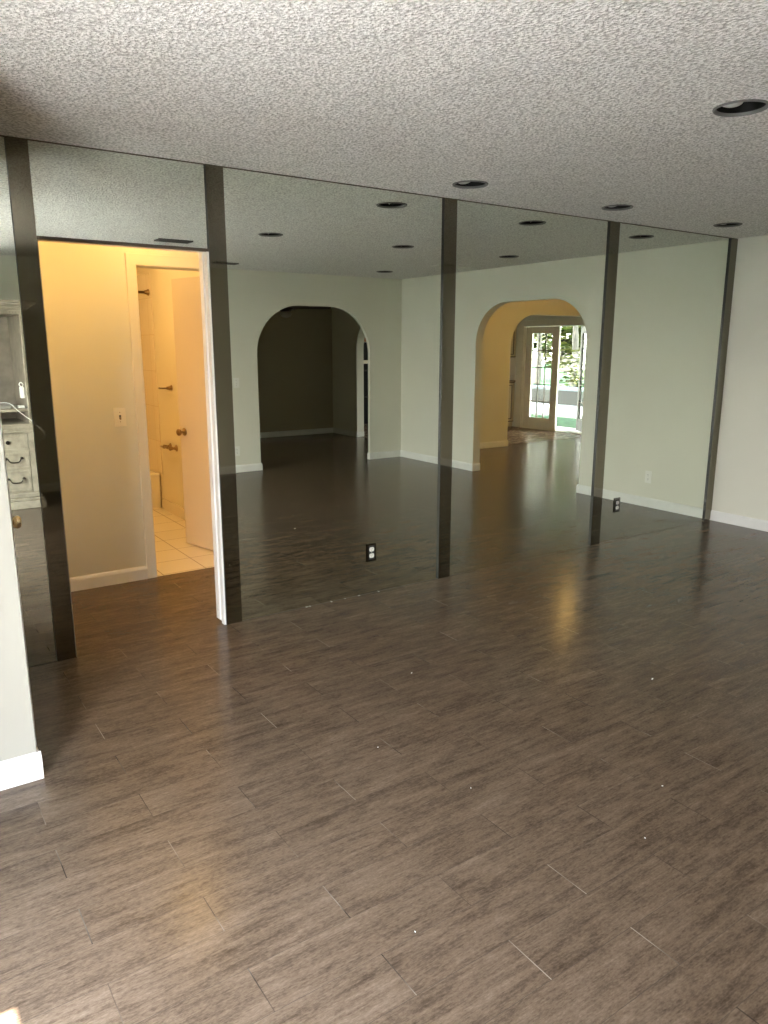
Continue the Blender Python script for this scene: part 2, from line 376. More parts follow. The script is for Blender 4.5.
# mirror wall substrate with the doorway opening
OX0, OX1, OZ = 0.715, 1.535, 2.024
WB = 0.085
t = MB()
t.prism([(XL-0.12, 0), (OX0, 0), (OX0, OZ), (OX1, OZ), (OX1, 0), (XR+0.12, 0), (XR+0.12, ZT), (XL-0.12, ZT)], lambda u, v: Vector((u, 0.006, v)), (0, WB-0.006, 0))
struct(t.build('wall_mirror', white_m), 'wall carrying the mirror panels', 'wall')
# white jamb lining of the opening: two strips with a groove between them
j = MB()
j.box(OX1-0.014, OX1-0.001, -0.004, 0.034, 0.0, OZ, 0.002)
j.box(OX1-0.022, OX1-0.001, 0.038, 0.088, 0.02, OZ, 0.002)
struct(j.build('trim_1', white_m), 'white grooved jamb on the right side of the doorway opening', 'door jamb')
struct(MB().box(OX0+0.001, OX0+0.010, 0.0, 0.088, 0, OZ, 0.002).build('trim_2', cream_m), 'cream jamb on the left side of the doorway opening', 'door jamb')

# right wall with the second arch
def arch_wall_x(name, x, th, y0, y1, outline, m, label):
    a = sorted([y0, y1])
    poly = [(a[0], 0)] + outline + [(a[1], 0), (a[1], ZT), (a[0], ZT)]
    return struct(MB().prism(poly, lambda u, v: Vector((x, u, v)), (th, 0, 0)).build(name, m), label, 'wall')
def arch_wall_y(name, y, th, x0, x1, outline, m, label):
    poly = [(x0, 0)] + outline + [(x1, 0), (x1, ZT), (x0, ZT)]
    return struct(MB().prism(poly, lambda u, v: Vector((u, y, v)), (0, th, 0)).build(name, m), label, 'wall')
AR = arch_pts(-3.295, -1.560, 2.052, 0.52, rz=0.46)
# the crown dips a little toward the far side as in the photograph
arch_wall_x('wall_right', XR, 0.115, YB, 0.085, AR, wall_m, 'beige right wall with an arched opening')
arch_wall_y('wall_back', YB, -0.05, XL-0.12, XR+0.115, arch_pts(4.045, 5.712, 2.047, 0.60, rz=0.60), wall_m, 'beige back wall with an arched opening to a dark room')
arch_wall_y('wall_hall', YB+0.02, -0.14, XR+0.115, 10.57, arch_pts(8.30, 10.36, 2.03, 0.50, rz=0.50), wall_m, 'warm lit hall wall with an inner arch to the kitchen')
# stub wall at the left, and the left wall with the patio door opening
STY, STX = -1.072, 0.353
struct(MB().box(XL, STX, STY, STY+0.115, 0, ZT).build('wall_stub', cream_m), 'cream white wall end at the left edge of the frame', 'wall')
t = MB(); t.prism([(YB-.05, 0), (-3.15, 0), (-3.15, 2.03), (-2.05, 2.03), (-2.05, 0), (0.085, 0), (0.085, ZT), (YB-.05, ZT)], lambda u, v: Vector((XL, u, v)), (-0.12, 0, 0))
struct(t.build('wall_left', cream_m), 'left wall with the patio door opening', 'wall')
# vestibule, bathroom
BY = 1.12; DX0, DX1, DZ = 1.492, 2.135, 2.045
t = MB(); t.prism([(0.2, 0), (DX0, 0), (DX0, DZ), (DX1, DZ), (DX1, 0), (2.75, 0), (2.75, ZT), (0.2, ZT)], lambda u, v: Vector((u, BY, v)), (0, 0.115, 0))
struct(t.build('wall_vestibule', wall_m), 'beige wall lit warm behind the doorway opening', 'wall')
struct(MB().box(0.2, 0.3, WB, BY, 0, ZT).build('wall_vestibule_left', wall_m), 'left end wall of the vestibule', 'wall')
struct(MB().box(2.65, 2.75, WB, BY, 0, ZT).build('wall_vestibule_right', wall_m), 'right end wall of the vestibule', 'wall')
XB = 2.262
struct(MB().box(XB, XB+0.1, BY+0.115, 4.15, 0, ZT).build('wall_bath_right', bathwall_m), 'cream bathroom wall with brass fixtures behind the open door', 'wall')
struct(MB().box(0.6, 0.7, BY+0.115, 4.15, 0, ZT).build('wall_bath_left', bathwall_m), 'left bathroom wall', 'wall')
struct(MB().box(0.6, XB+0.1, 4.08, 4.18, 0, ZT).build('wall_bath_back', bathwall_m), 'far bathroom wall behind the tub', 'wall')
# rear dark room and kitchen
struct(MB().box(2.9, 7.12, -8.12, -8.0, 0, ZT).build('wall_rear', rearshade_m), 'dark rear wall seen through the left arch', 'wall')
struct(MB().box(2.9, 3.0, -8.0, YB-.05, 0, ZT).build('wall_rear_left', rearshade_m), 'left wall of the dark rear room', 'wall')
arch_wall_x('wall_rear_right', 6.97, 0.14, -9.3, YB-.05, arch_pts(-7.185, -5.6, 2.0, 0.5), wall_m, 'rear room wall with an arch to the kitchen')
struct(MB().box(7.0, 10.57, -9.5, -9.36, 0, ZT).build('wall_kitchen', wall_m), 'far kitchen wall', 'wall')
FX = 10.45
t = MB(); t.prism([(-9.5, 0), (-6.74, 0), (-6.74, 1.93), (-5.00, 1.93), (-5.00, 0), (0.085, 0), (0.085, ZT), (-9.5, ZT)], lambda u, v: Vector((FX, u, v)), (0.14, 0, 0))
struct(t.build('wall_garden', wall_m), 'kitchen wall holding the french doors', 'wall')
struct(MB().box(XR+0.115, FX, -0.08, 0.085, 0, ZT).build('wall_hall_front', wall_m), 'front wall of the hall beyond the right arch', 'wall')

# baseboards
def bb(name, segs, label, m=None, h=0.092):
    mb = MB()
    for (x0, y0, x1, y1, nx, ny) in segs:      # along the wall, n points into the room
        p, q = Vector((x0, y0, 0)), Vector((x1, y1, 0)); nn = Vector((nx, ny, 0)); d = q-p
        t = bmesh.new(); prof = [(0, 0), (0.014, 0), (0.014, h-0.022), (0.010, h-0.008), (0.004, h), (0, h)]
        A = [t.verts.new(p+nn*a+Vector((0, 0, c))) for a, c in prof]; B = [t.verts.new(q+nn*a+Vector((0, 0, c))) for a, c in prof]
        for k in range(len(prof)): k2 = (k+1) % len(prof); t.faces.new([A[k], A[k2], B[k2], B[k]])
        t.faces.new(A[::-1]); t.faces.new(B); mb.merge(t)
    return struct(mb.build(name, m or white_m), label, 'baseboard')
g = 0.0005
bb('baseboard_right', [(XR-g, -0.002, XR-g, -1.560, -1, 0), (XR-g, -3.295, XR-g, YB+0.014, -1, 0), (XR-0.014, -3.295+g, XR+0.115, -3.295+g, 0, 1), (XR-0.014, -1.56-g, XR+0.115, -1.56-g, 0, -1)], 'white baseboard along the right wall')
bb('baseboard_back', [(1.36, YB+g, 4.045, YB+g, 0, 1), (5.712, YB+g, XR, YB+g, 0, 1), (4.045+g, YB+0.014, 4.045+g, YB-0.05, 1, 0), (5.712-g, YB+0.014, 5.712-g, YB-0.05, -1, 0)], 'white baseboard along the back wall')
bb('baseboard_stub', [(XL+.01, STY-g, STX+0.014, STY-g, 0, -1), (STX+g, STY-0.014, STX+g, STY+0.115, 1, 0)], 'tall white baseboard wrapping the wall end at lower left', h=0.105)
bb('baseboard_vestibule', [(0.3, BY-g, 1.43, BY-g, 0, -1), (2.21, BY-g, 2.65, BY-g, 0, -1)], 'white baseboard left of the bathroom door')
bb('baseboard_rear', [(3.0, -8.0+g, 6.97, -8.0+g, 0, 1), (6.97-g, -7.185, 6.97-g, -8.0, -1, 0), (6.956, -7.185+g, 7.11, -7.185+g, 0, 1)], 'baseboard round the dark rear room')
bb('baseboard_hall', [(XR+0.12, YB+0.02+g, 8.30, YB+0.02+g, 0, 1), (8.30+g, YB+0.034, 8.30+g, YB-0.12, 1, 0)], 'white baseboard of the hall wall')
mb = MB(); mb.box(XB-0.012, XB, 2.0, 3.29, 0.001, 0.105, 0.002); mb.box(XB-0.012, XB, BY+.26, 2.0, 0.001, 0.105, 0.002)
struct(mb.build('baseboard_bath', stile_m), 'tiled skirting along the bathroom wall', 'baseboard')

# bathroom door casing
mb = MB()
for (a, b_) in ((DX0-0.062, DX0), (DX1, DX1+0.062)): mb.box(a, b_, BY-0.016, BY, 0, DZ+0.07, 0.004)
mb.box(DX0-0.062, DX1+0.062, BY-0.0165, BY, DZ, DZ+0.07, 0.004)
mb.box(DX0-0.010, DX0+0.004, BY-0.01, BY+0.12, 0, DZ, 0.002); mb.box(DX1-0.004, DX1+0.010, BY-0.01, BY+0.12, 0, DZ, 0.002); mb.box(DX0, DX1, BY-0.01, BY+0.12, DZ-0.004, DZ+0.01, 0.002)
struct(mb.build('trim_3', frame_m), 'cream casing round the bathroom doorway', 'door casing')

# open bathroom door, hinged on the right jamb
hin = Vector((2.128, BY+0.118, 0)); fe = Vector((1.968, 1.845, 0)); dd = (fe-hin); Ld = dd.length; ang = math.atan2(dd.y, dd.x)
T = Matrix.Translation(hin) @ Matrix.Rotation(ang, 4, 'Z')
d1 = thing('door_1', 'open cream bathroom door with brass knob', 'door', hin, kind='structure')
mb = MB(); mb.box(0.0, Ld, -0.036, 0.0, 0.012, 2.035, 0.002, mat4=T); mb.build('leaf', leafpaint_m, d1)
def knob(mb, T, u, z, side, mi=0, r=0.027, L=0.062):
    o = T @ Vector((u, 0.0 if side > 0 else -0.036, z)); ax = (T.to_3x3() @ Vector((0, side, 0)))
    mb.lathe([(0, 0), (0.031, 0), (0.031, 0.004), (0.024, 0.009), (0.011, 0.013), (0.010, 0.028), (0.018, 0.034), (r, 0.044), (r, 0.055), (0.020, L), (0, L+0.001)], o, ax, mi=mi)
mb = MB(); knob(mb, T, Ld-0.062, 0.905, 1); mb.build('knob', oldbrass_m, d1)['label'] = 'aged brass knob'
mb = MB(); knob(mb, T, Ld-0.062, 0.905, -1); mb.build('knob', oldbrass_m, d1)
mb = MB()
for z in (0.25, 1.05, 1.82): mb.cyl((hin.x, hin.y-0.004, z-0.045), (hin.x, hin.y-0.004, z+0.045), 0.006)
mb.build('hinge', oldbrass_m, d1)

# door folded back behind the wall end, only its knob shows
hin2 = Vector((0.338, STY+0.122, 0)); a2 = math.radians(86.5); T2 = Matrix.Translation(hin2) @ Matrix.Rotation(a2, 4, 'Z')
d2 = thing('door_2', 'white door folded behind the left wall end, only its brass knob showing', 'door', hin2, kind='structure')
mb = MB(); mb.box(0, 0.60, -0.035, 0.0, 0.012, 2.03, 0.002, mat4=T2); mb.build('leaf', white_m, d2)
mb = MB()
o = T2 @ Vector((0.47, -0.035, 0.838)); mb.lathe([(0, 0), (0.030, 0), (0.030, 0.004), (0.012, 0.012), (0.011, 0.030), (0.020, 0.034), (0.027, 0.044), (0.026, 0.055), (0.018, 0.063), (0, 0.064)], o, T2.to_3x3() @ Vector((0, -1, 0)))
mb.build('knob', brass_m, d2)['label'] = 'polished brass knob'

# ------------------------------------------------------------------ mirror wall
SX = [(0.628, 0.718), (1.533, 1.626), (3.062, 3.162), (4.601, 4.708), (6.140, 6.234)]
GRPM = 'mirror panels of the mirror wall'
ZM0, ZM1 = 0.0026, 2.4342
def panel(x0, x1, z0, z1, label):
    o = MB().box(x0, x1, 0.0, 0.0058, z0, z1, 0.0006).build('mirror', mirror_m)
    return tag(o, label, 'mirror', GRPM)
panel(XL+.005, 0.669, ZM0, ZM1, 'mirror panel at the far left, reflecting the white hutch')
panel(0.671, 1.578, OZ+0.012, ZM1, 'short mirror panel over the doorway opening')
panel(1.582, 3.111, ZM0, ZM1, 'tall mirror panel right of the doorway, reflecting the dark arched room')
panel(3.113, 4.653, ZM0, ZM1, 'tall mirror panel reflecting the arch with the garden doors')
panel(4.655, 6.233, ZM0, ZM1, 'rightmost mirror panel, ending at the corner of the right wall')
LS = ['dark bronze strip on the left edge of the doorway opening', 'dark bronze strip beside the white jamb right of the doorway opening',
      'bronze mirror strip between the two arch reflections', 'bronze mirror strip just left of the outlet on the rightmost mirror panel', 'bronze mirror strip in the corner against the right wall']
for (x0, x1), lb in zip(SX, LS):
    mb = MB(); mb.box(x0, x1, -0.013, -0.0002, 0.003, 2.436, 0.0, mi=1)
    for fc in mb.bm.faces:
        if abs(fc.calc_center_median().y+0.013) < 1e-4: fc.material_index = 0
    tag(mb.build('mirror_strip', [bronze_m, edge_m]), lb, 'mirror strip', 'bronze strips over the mirror joints')
struct(MB().box(XL+.005, 6.236, -0.0008, 0.0055, 2.4345, H-0.0003).build('trim_4', channel_m), 'thin dark channel along the top of the mirror wall', 'trim')
struct(MB().box(OX0, OX1+0.0, -0.006, 0.012, OZ-0.003, OZ+0.0115, 0.001).build('trim_5', channel_m), 'dark brown channel over the doorway opening', 'trim')
mb = MB()
for a, b_ in ((XL+.005, 0.627), (1.627, 3.061), (3.163, 4.600), (4.709, 6.139)): mb.box(a, b_, -0.0006, 0.004, 0.0004, 0.0024)
struct(mb.build('trim_6', channel_m), 'thin dark gap along the foot of the mirror wall', 'trim')
# paint flakes along the foot of the mirror and dots on the planks
mb = MB()
for k in range(8):
    x = random.uniform(2.0, 3.0); mb.box(x, x+random.uniform(.002, .008), -0.004-random.random()*.004, -0.002, 0.0006, 0.002)
tag(mb.build('paint_flakes', plastic_m), 'white paint crumbs along the foot of the mirror', 'debris', kind='stuff')
mb = MB()
from math import cos, sin
for (x, y, s) in ((2.02, -1.12, .007), (2.93, -1.82, .012), (1.62, -2.02, .004), (2.2, -2.4, .005), (1.5, -1.6, .004), (1.05, -2.45, .004), (1.9, -2.55, .004)):
    mb.box(-s*.6, s*.6, -s*.25, s*.25, 0.0006, 0.003, 0.0005, mat4=Matrix.Translation((x, y, 0)) @ Matrix.Rotation(random.random()*3, 4, 'Z'))
tag(mb.build('floor_crumbs', plastic_m), 'tiny pale crumbs scattered on the plank floor', 'debris', kind='stuff')

# ------------------------------------------------------------------ outlets and switches
def outlet(at, nrm, label, plate, face=plastic_m, back=None, group='duplex outlets', w_=0.072, h_=0.118):
    nrm = Vector(nrm); q = nrm.to_track_quat('Z', 'Y').to_matrix().to_4x4()
    upv = Vector((0, 0, 1)); rx = upv.cross(nrm).normalized()
    Mx = Matrix((rx, upv, nrm)).transposed().to_4x4(); Mx.translation = Vector(at)
    t = thing('wall_outlet', label, 'outlet', at, group)
    MB().box(-w_/2, w_/2, -h_/2, h_/2, 0.0002, 0.006, 0.0016, mat4=Mx).build('cover_plate', plate, t)
    if back: MB().box(-0.021, 0.021, -0.046, 0.046, 0.006, 0.0072, 0.0004, mat4=Mx).build('surround', back, t)
    for s in (-1, 1):
        mb = MB(); 
        t2 = bmesh.new(); n_ = 24; ring = []
        for k in range(n_):
            a = 2*PI*k/n_; ring.append(((0.0175*math.cos(a)), max(-0.0135, min(0.0135, 0.0175*math.sin(a)))+s*0.0205))
        mb.prism(ring, lambda u, v: Mx @ Vector((u, v, 0.006)), nrm*0.0028)
        rc = mb.build('receptacle', face, t)
        mb = MB(); 
        for du in (-0.0065, 0.0065): mb.box(du-0.0012, du+0.0012, s*0.0205-0.001, s*0.0205+0.007, 0.0086, 0.0092, mat4=Mx)
        mb.cyl(Mx @ Vector((0, s*0.0205-0.007, 0.0086)), Mx @ Vector((0, s*0.0205-0.007, 0.0092)), 0.0024, seg=10)
        mb.build('slot', slot_m, rc); t2.free()
    MB().cyl(Mx @ Vector((0, 0, 0.006)), Mx @ Vector((0, 0, 0.0078)), 0.003, seg=10).build('screw', steel_m, t)
    return t
def switch(at, nrm, label, plate=ivory_m, lever=None, group='light switches'):
    nrm = Vector(nrm); upv = Vector((0, 0, 1)); rx = upv.cross(nrm).normalized()
    Mx = Matrix((rx, upv, nrm)).transposed().to_4x4(); Mx.translation = Vector(at)
    t = thing('light_switch', label, 'light switch', at, group)
    MB().box(-0.038, 0.038, -0.060, 0.060, 0.0002, 0.006, 0.002, mat4=Mx).build('cover_plate', plate, t)
    MB().box(-0.006, 0.006, -0.013, 0.013, 0.006, 0.0075, 0.0005, mat4=Mx).build('bezel', slot_m if lever else plate, t)
    mb = MB(); mb.box(-0.0042, 0.0042, -0.011, 0.004, 0.006, 0.019, 0.001, mat4=Mx @ Matrix.Rotation(0.35, 4, 'X')); mb.build('toggle', lever or plate, t)
    for s in (-1, 1): MB().cyl(Mx @ Vector((0, s*0.030, 0.006)), Mx @ Vector((0, s*0.030, 0.0076)), 0.003, seg=10).build('screw', oldbrass_m, t)
    return t
outlet((2.523, -0.0002, 0.272), (0, -1, 0), 'outlet low on the tall mirror panel right of the doorway', smoke_plate_m, back=slot_m, group='outlets on the mirror wall')
outlet((4.905, -0.0002, 0.295), (0, -1, 0), 'outlet low on the rightmost mirror panel', smoke_plate_m, back=slot_m, group='outlets on the mirror wall')
outlet((XR-0.0003, -0.686, 0.297), (-1, 0, 0), 'white outlet low on the right wall, seen in the rightmost mirror', plastic_m, group='outlets on the painted walls')
outlet((3.725, YB+0.0003, 0.268), (0, 1, 0), 'white outlet low on the back wall below the switch', plastic_m, group='outlets on the painted walls')
outlet((7.60, YB+0.0205, 0.27), (0, 1, 0), 'white outlet low on the warm hall wall beyond the arch', ivory_m, group='outlets on the painted walls')
switch((1.328, BY-0.0003, 1.103), (0, -1, 0), 'ivory light switch on the warm wall left of the bathroom door', lever=oldbrass_m)
switch((3.752, YB+0.0003, 1.108), (0, 1, 0), 'white light switch on the back wall beside the dark arch', plastic_m)

# ------------------------------------------------------------------ recessed downlights
def downlight_proto(at, rot, label):
    x, y = at; t = thing('recessed_downlight', label, 'downlight', (x, y, H), 'recessed ceiling downlights')
    mb = MB(); mb.lathe([(0.0865, 0.004), (0.0885, -0.003), (0.094, -0.0065), (0.0985, -0.006), (0.1005, -0.0025), (0.1005, 0.0004), (0.0892, 0.001), (0.0865, 0.004)], (x, y, H), seg=48); mb.build('trim_ring', ringgrey_m, t)
    mb = MB(); mb.lathe([(0.0895, 0.0012), (0.0895, 0.13), (0, 0.13)], (x, y, H), seg=36)
    mb.lathe([(0.0862, 0.0042), (0.0845, 0.128), (0, 0.128)], (x, y, H), seg=36); mb.build('housing', canblack_m, t)
    a = Vector((math.sin(rot)*0.95, math.cos(rot)*0.95, -1)).normalized(); o = Vector((x-0.026*math.cos(rot)-0.012*math.sin(rot), y+0.026*math.sin(rot)-0.012*math.cos(rot)+0.012, H+0.050))
    mb = MB(); mb.lathe([(0, -0.040), (0.017, -0.040), (0.019, -0.026), (0.040, 0.012), (0.044, 0.022), (0.044, 0.030), (0.040, 0.031)], o, a, seg=28); bl = mb.build('bulb', bulb_m, t)
    mb = MB(); mb.lathe([(0.040, 0.0305), (0.030, 0.036), (0, 0.038)], o, a, seg=28); mb.build('lens', ringgrey_m, bl)
    return t
LL = ['recessed downlight nearest the viewer, at the right edge of the ceiling', 'recessed downlight near the mirror, above the joint between the two arch reflections',
      'recessed downlight near the mirror, in the middle of its row of three', 'recessed downlight near the mirror, closest to the right wall',
      'downlight in the middle of the second row, seen only in the mirror', 'downlight of the second row closest to the right wall, seen only in the mirror', 'lone downlight by the back wall, the most distant seen in the mirror']
p0 = downlight_proto(LIGHTS[0], 0.9, LL[0])
for (x, y), lb in list(zip(LIGHTS, LL))[1:]:
    c = p0.copy(); C.objects.link(c); c.location = (x, y, H); c['label'] = lb
    for ch in p0.children:
        d = ch.copy(); C.objects.link(d); d.parent = c
        for gch in ch.children: e_ = gch.copy(); C.objects.link(e_); e_.parent = d

# ------------------------------------------------------------------ ceiling vents
def vent(x, y, lx, ly, label, dark, rz=0.0):
    t = thing('ceiling_vent', label, 'vent', (x, y, H), 'ceiling air vents')
    R_ = Matrix.Translation((x, y, H)) @ Matrix.Rotation(rz, 4, 'Z')
    mb = MB(); w2, h2, fr = lx/2, ly/2, 0.022
    for b_ in ((-w2, w2, -h2, -h2+fr), (-w2, w2, h2-fr, h2), (-w2, -w2+fr, -h2+fr, h2-fr), (w2-fr, w2, -h2+fr, h2-fr)): mb.box(*b_, -0.012, -0.0004, 0.002, mat4=R_)
    mb.build('frame', dark if dark is not None else plastic_m, t)
    mb = MB(); k = -h2+fr+0.01
    while k < h2-fr:
        mb.box(-w2+fr, w2-fr, -0.008, 0.008, -0.001, 0.001, mat4=R_ @ Matrix.Translation((0, k, -0.006)) @ Matrix.Rotation(0.7, 4, 'X')); k += 0.018
    mb.build('louvers', dark if dark is not None else plastic_m, t)
    MB().box(-w2+fr, w2-fr, -h2+fr, h2-fr, -0.0012, -0.0003, mat4=R_).build('duct', vent_dark_m, t)
vent(2.35, -2.82, 0.30, 0.14, 'dark ceiling vent reflected just above the doorway opening', vent_dark_m)
vent(3.42, -4.26, 0.28, 0.12, 'dark ceiling vent by the back wall, reflected at the strip right of the doorway', vent_dark_m)
vent(5.66, -3.13, 0.42, 0.16, 'white ceiling vent reflected behind the bronze strip between the arches', None)

# ------------------------------------------------------------------ bathroom
RY = 3.30
mb = MB(); mb.box(XB-0.008, XB, 3.24, 4.08, 0.34, 2.20, 0.001); mb.box(0.70, XB-0.008, 4.072, 4.08, 0.34, 2.20, 0.001); mb.box(0.70, 0.708, 3.24, 4.072, 0.34, 2.2, 0.001)
struct(mb.build('trim_7', stile_m), 'cream tile surround of the tub', 'tile surround')
tub = thing('bathtub', 'cream bathtub end beyond the bathroom door', 'bathtub', (1.48, 3.68, 0))
mb = MB(); x0, x1, y0, y1, zt = 0.71, XB-0.010, 3.30, 4.07, 0.345
def rr(ax, bx, ay, by, r, n_=6):
    out = []
    for (cx_, cy_, a0) in ((bx-r, by-r, 0), (ax+r, by-r, PI/2), (ax+r, ay+r, PI), (bx-r, ay+r, 1.5*PI)):
        for k in range(n_+1): a = a0+PI/2*k/n_; out.append((cx_+r*math.cos(a), cy_+r*math.sin(a)))
    return out
loops = [(rr(x0, x1, y0+.02, y1, .01), 0.0015), (rr(x0, x1, y0, y1, .01), zt-.03), (rr(x0, x1, y0, y1, .012), zt-.008), (rr(x0+.008, x1-.008, y0+.008, y1-.008, .014), zt), (rr(x0+.07, x1-.07, y0+.07, y1-.06, .10), zt), (rr(x0+.085, x1-.085, y0+.085, y1-.075, .10), zt-.02), (rr(x0+.14, x1-.14, y0+.13, y1-.12, .12), 0.07)]
t_ = bmesh.new(); R_ = [[t_.verts.new((a, c, z)) for a, c in lp] for lp, z in loops]
for A, B in zip(R_, R_[1:]):
    for k in range(len(A)): ff = t_.faces.new([A[k], A[(k+1) % len(A)], B[(k+1) % len(A)], B[k]]); ff.smooth = True
t_.faces.new(R_[-1]); mb.merge(t_); mb.build('tub_shell', porcelain_m, tub)
MB().lathe([(0, 0), (0.022, 0), (0.022, 0.004), (0, 0.006)], (1.48+.6, 3.68, 0.073)).build('drain', brass_m, tub)
rod = thing('shower_rod', 'brass shower curtain rod over the tub', 'shower rod', (1.48, RY, 2.035))
MB().cyl((0.705, RY, 2.03), (XB-0.002, RY, 2.03), 0.0125).build('rail', oldbrass_m, rod)
for xx, s in ((XB-0.0005, -1), (0.7085, 1)): MB().lathe([(0, 0), (0.030, 0), (0.032, 0.006), (0.026, 0.014), (0.020, 0.020), (0.019, 0.034), (0.0135, 0.040)], (xx-(0.0075 if s < 0 else 0), RY, 2.03), (s, 0, 0)).build('flange', oldbrass_m, rod)
# towel hook bar and paper holder on the bathroom wall
hk = thing('towel_bar', 'small brass towel arm on the bathroom wall', 'towel bar', (XB, 2.86, 1.18))
MB().lathe([(0, 0), (0.024, 0), (0.026, 0.005), (0.014, 0.014), (0.010, 0.045)], (XB-0.0003, 2.84, 1.185), (-1, 0, 0)).build('rosette', oldbrass_m, hk)
MB().tube([(XB-0.05, 2.74, 1.172), (XB-0.05, 2.84, 1.180), (XB-0.05, 3.00, 1.172), (XB-0.048, 3.04, 1.172)], [0.006, 0.008, 0.006, 0.009]).build('arm', oldbrass_m, hk)
th_ = thing('paper_holder', 'brass paper holder on the bathroom wall under the towel arm', 'paper holder', (XB, 2.9, 0.65))
for yy in (2.80, 2.96): MB().lathe([(0, 0), (0.030, 0), (0.032, 0.005), (0.018, 0.014), (0.011, 0.030), (0.018, 0.055), (0.020, 0.066), (0.012, 0.074), (0, 0.076)], (XB-0.0003, yy, 0.645), (-1, 0, 0)).build('post', oldbrass_m, th_)
MB().tube([(XB-0.06, 2.79, 0.645), (XB-0.06, 2.88, 0.645), (XB-0.06, 3.0, 0.640), (XB-0.06, 3.09, 0.636)], [0.009, 0.014, 0.012, 0.005]).build('roller', oldbrass_m, th_)
# lamps
def dome(x, y, label, power, r=0.13, col=WARM):
    t = thing('ceiling_lamp', label, 'ceiling lamp', (x, y, H))
    mb = MB(); mb.lathe([(0, 0), (r*.75, 0), (r*.78, -.008), (r*.7, -.02)], (x, y, H-.0005)); mb.build('base', brass_m, t)
    mb = MB(); mb.lathe([(r*.74, -.014), (r, -.035), (r*.96, -.06), (r*.7, -.09), (r*.3, -.105), (0, -.108)], (x, y, H)); mb.build('shade', shade_m, t)
    lp = lamp('lamp_bulb', (x, y, H-0.16), power, col, 0.07); return t
dome(1.50, 0.70, 'lit ceiling lamp of the vestibule by the bathroom door', VEST_W*0.4)
dome(0.52, 0.60, 'added unseen fill lamp at the left end of the vestibule', VEST_W*0.75)  # added out of view to fill the vestibule without a floor glare
dome(1.35, 2.45, 'lit ceiling lamp of the bathroom', BATH_W, col=(1.0, 0.66, 0.26))
dome(8.25, -3.35, 'lit ceiling lamp of the hall straight beyond the right arch', HALL_W*0.2)
dome(8.9, -1.5, 'added unseen fill lamp in the near end of the hall', HALL_W*1.5)  # added out of view to light the hall wall, off the glare path

# ------------------------------------------------------------------ hutch behind the viewer (seen in the left mirror)
hx0, hx1, hy0, hy1 = 0.04, 1.285, -4.78, -4.05
ht = thing('hutch', 'white washed wooden hutch with three drawers and an open top, reflected at far left', 'hutch', ((hx0+hx1)/2, -4.42, 0))
mb = MB(); mb.box(hx0, hx1, hy0, hy1-0.018, 0.15, 0.735, 0.003); mb.box(hx0, hx0+0.05, hy1-0.02, hy1, 0.15, 0.735, 0.002); mb.box(hx1-0.05, hx1, hy1-0.02, hy1, 0.15, 0.735, 0.002)
for z in (0.150, 0.377, 0.553, 0.722): mb.box(hx0+.05, hx1-.05, hy1-0.02, hy1, z-0.004, z+0.008)
mb.build('body', hutch_m, ht)
mb = MB(); mb.box(hx0-.015, hx1+.012, hy0, hy1+.012, 0.735, 0.752, 0.004); mb.box(hx0-.008, hx1+.006, hy0, hy1+.006, 0.752, 0.772, 0.004); mb.box(hx0-.022, hx1+.018, hy0, hy1+.018, 0.772, 0.798, 0.006)
mb.box(hx0-.03, hx1+.012, hy0, hy1+.026, 0.798, 0.818, 0.006); mb.build('desk_top', hutch_m, ht)
mb = MB(); mb.box(hx0-.045, hx1+.045, hy0, hy1+.045, 0.0, 0.075, 0.006); mb.box(hx0-.035, hx1+.035, hy0, hy1+.035, 0.075, 0.105, 0.008); mb.box(hx0-.018, hx1+.018, hy0, hy1+.018, 0.105, 0.15, 0.010); mb.build('plinth', hutch_m, ht)
for k, (z0, z1) in enumerate(((0.165, 0.372), (0.386, 0.548), (0.562, 0.716))):
    mb = MB(); a, b_ = hx0+.056, hx1-.056; mb.box(a, b_, hy1-.019, hy1-.004, z0, z1, 0.003)
    fr = 0.022
    for q in ((a, b_, z0, z0+fr), (a, b_, z1-fr, z1), (a, a+fr, z0+fr, z1-fr), (b_-fr, b_, z0+fr, z1-fr)): mb.box(q[0], q[1], hy1-.006, hy1+.002, q[2], q[3], 0.003)
    dr = mb.build('drawer', hutch_m, ht); zc = (z0+z1)/2
    for xc in (hx0+.195, hx1-.19):
        mb = MB()
        if k == 2: mb.lathe([(0, 0), (0.012, 0), (0.008, 0.008), (0.008, 0.016), (0.018, 0.022), (0.018, 0.028), (0, 0.034)], (xc-0.045, hy1-.004, zc+.01), (0, 1, 0)); mb.build('knob', iron_m, dr)
        else:
            for s in (-1, 1): mb.lathe([(0, 0), (0.014, 0), (0.010, 0.008), (0.006, 0.02), (0, 0.022)], (xc+s*.068, hy1-.004, zc+.025), (0, 1, 0))
            mb.tube(bez([(xc-.078, hy1+.016, zc+.024), (xc-.062, hy1+.018, zc+.026), (xc-.045, hy1+.022, zc+.0), (xc-.025, hy1+.022, zc-.012), (xc+.025, hy1+.022, zc-.012), (xc+.045, hy1+.022, zc+.0), (xc+.062, hy1+.018, zc+.026), (xc+.078, hy1+.016, zc+.024)], 5), 0.0055); mb.build('bail_pull', iron_m, dr)
for a in (hx1-.022, hx0+.002):
    pn = MB().box(a, a+.020, hy0, hy1-.03, 0.818, 1.84).build('side_panel', hutchin_m, ht); MB().box(a-.002, a+.022, hy1-.029, hy1-.003, 0.819, 1.838, .003).build('front_post', hutch_m, pn)
MB().box(hx0+.022, hx1-.022, hy0, hy0+.012, 0.818, 1.84).build('back_panel', hutchin_m, ht)
MB().box(hx0+.022, hx1-.022, hy0+.012, hy1-.012, 0.935, 0.962, 0.003).build('shelf', hutch_m, ht)
mb = MB(); mb.box(hx0-.005, hx1+.005, hy0, hy1+.002, 1.835, 1.855, 0.003)
k = hx0
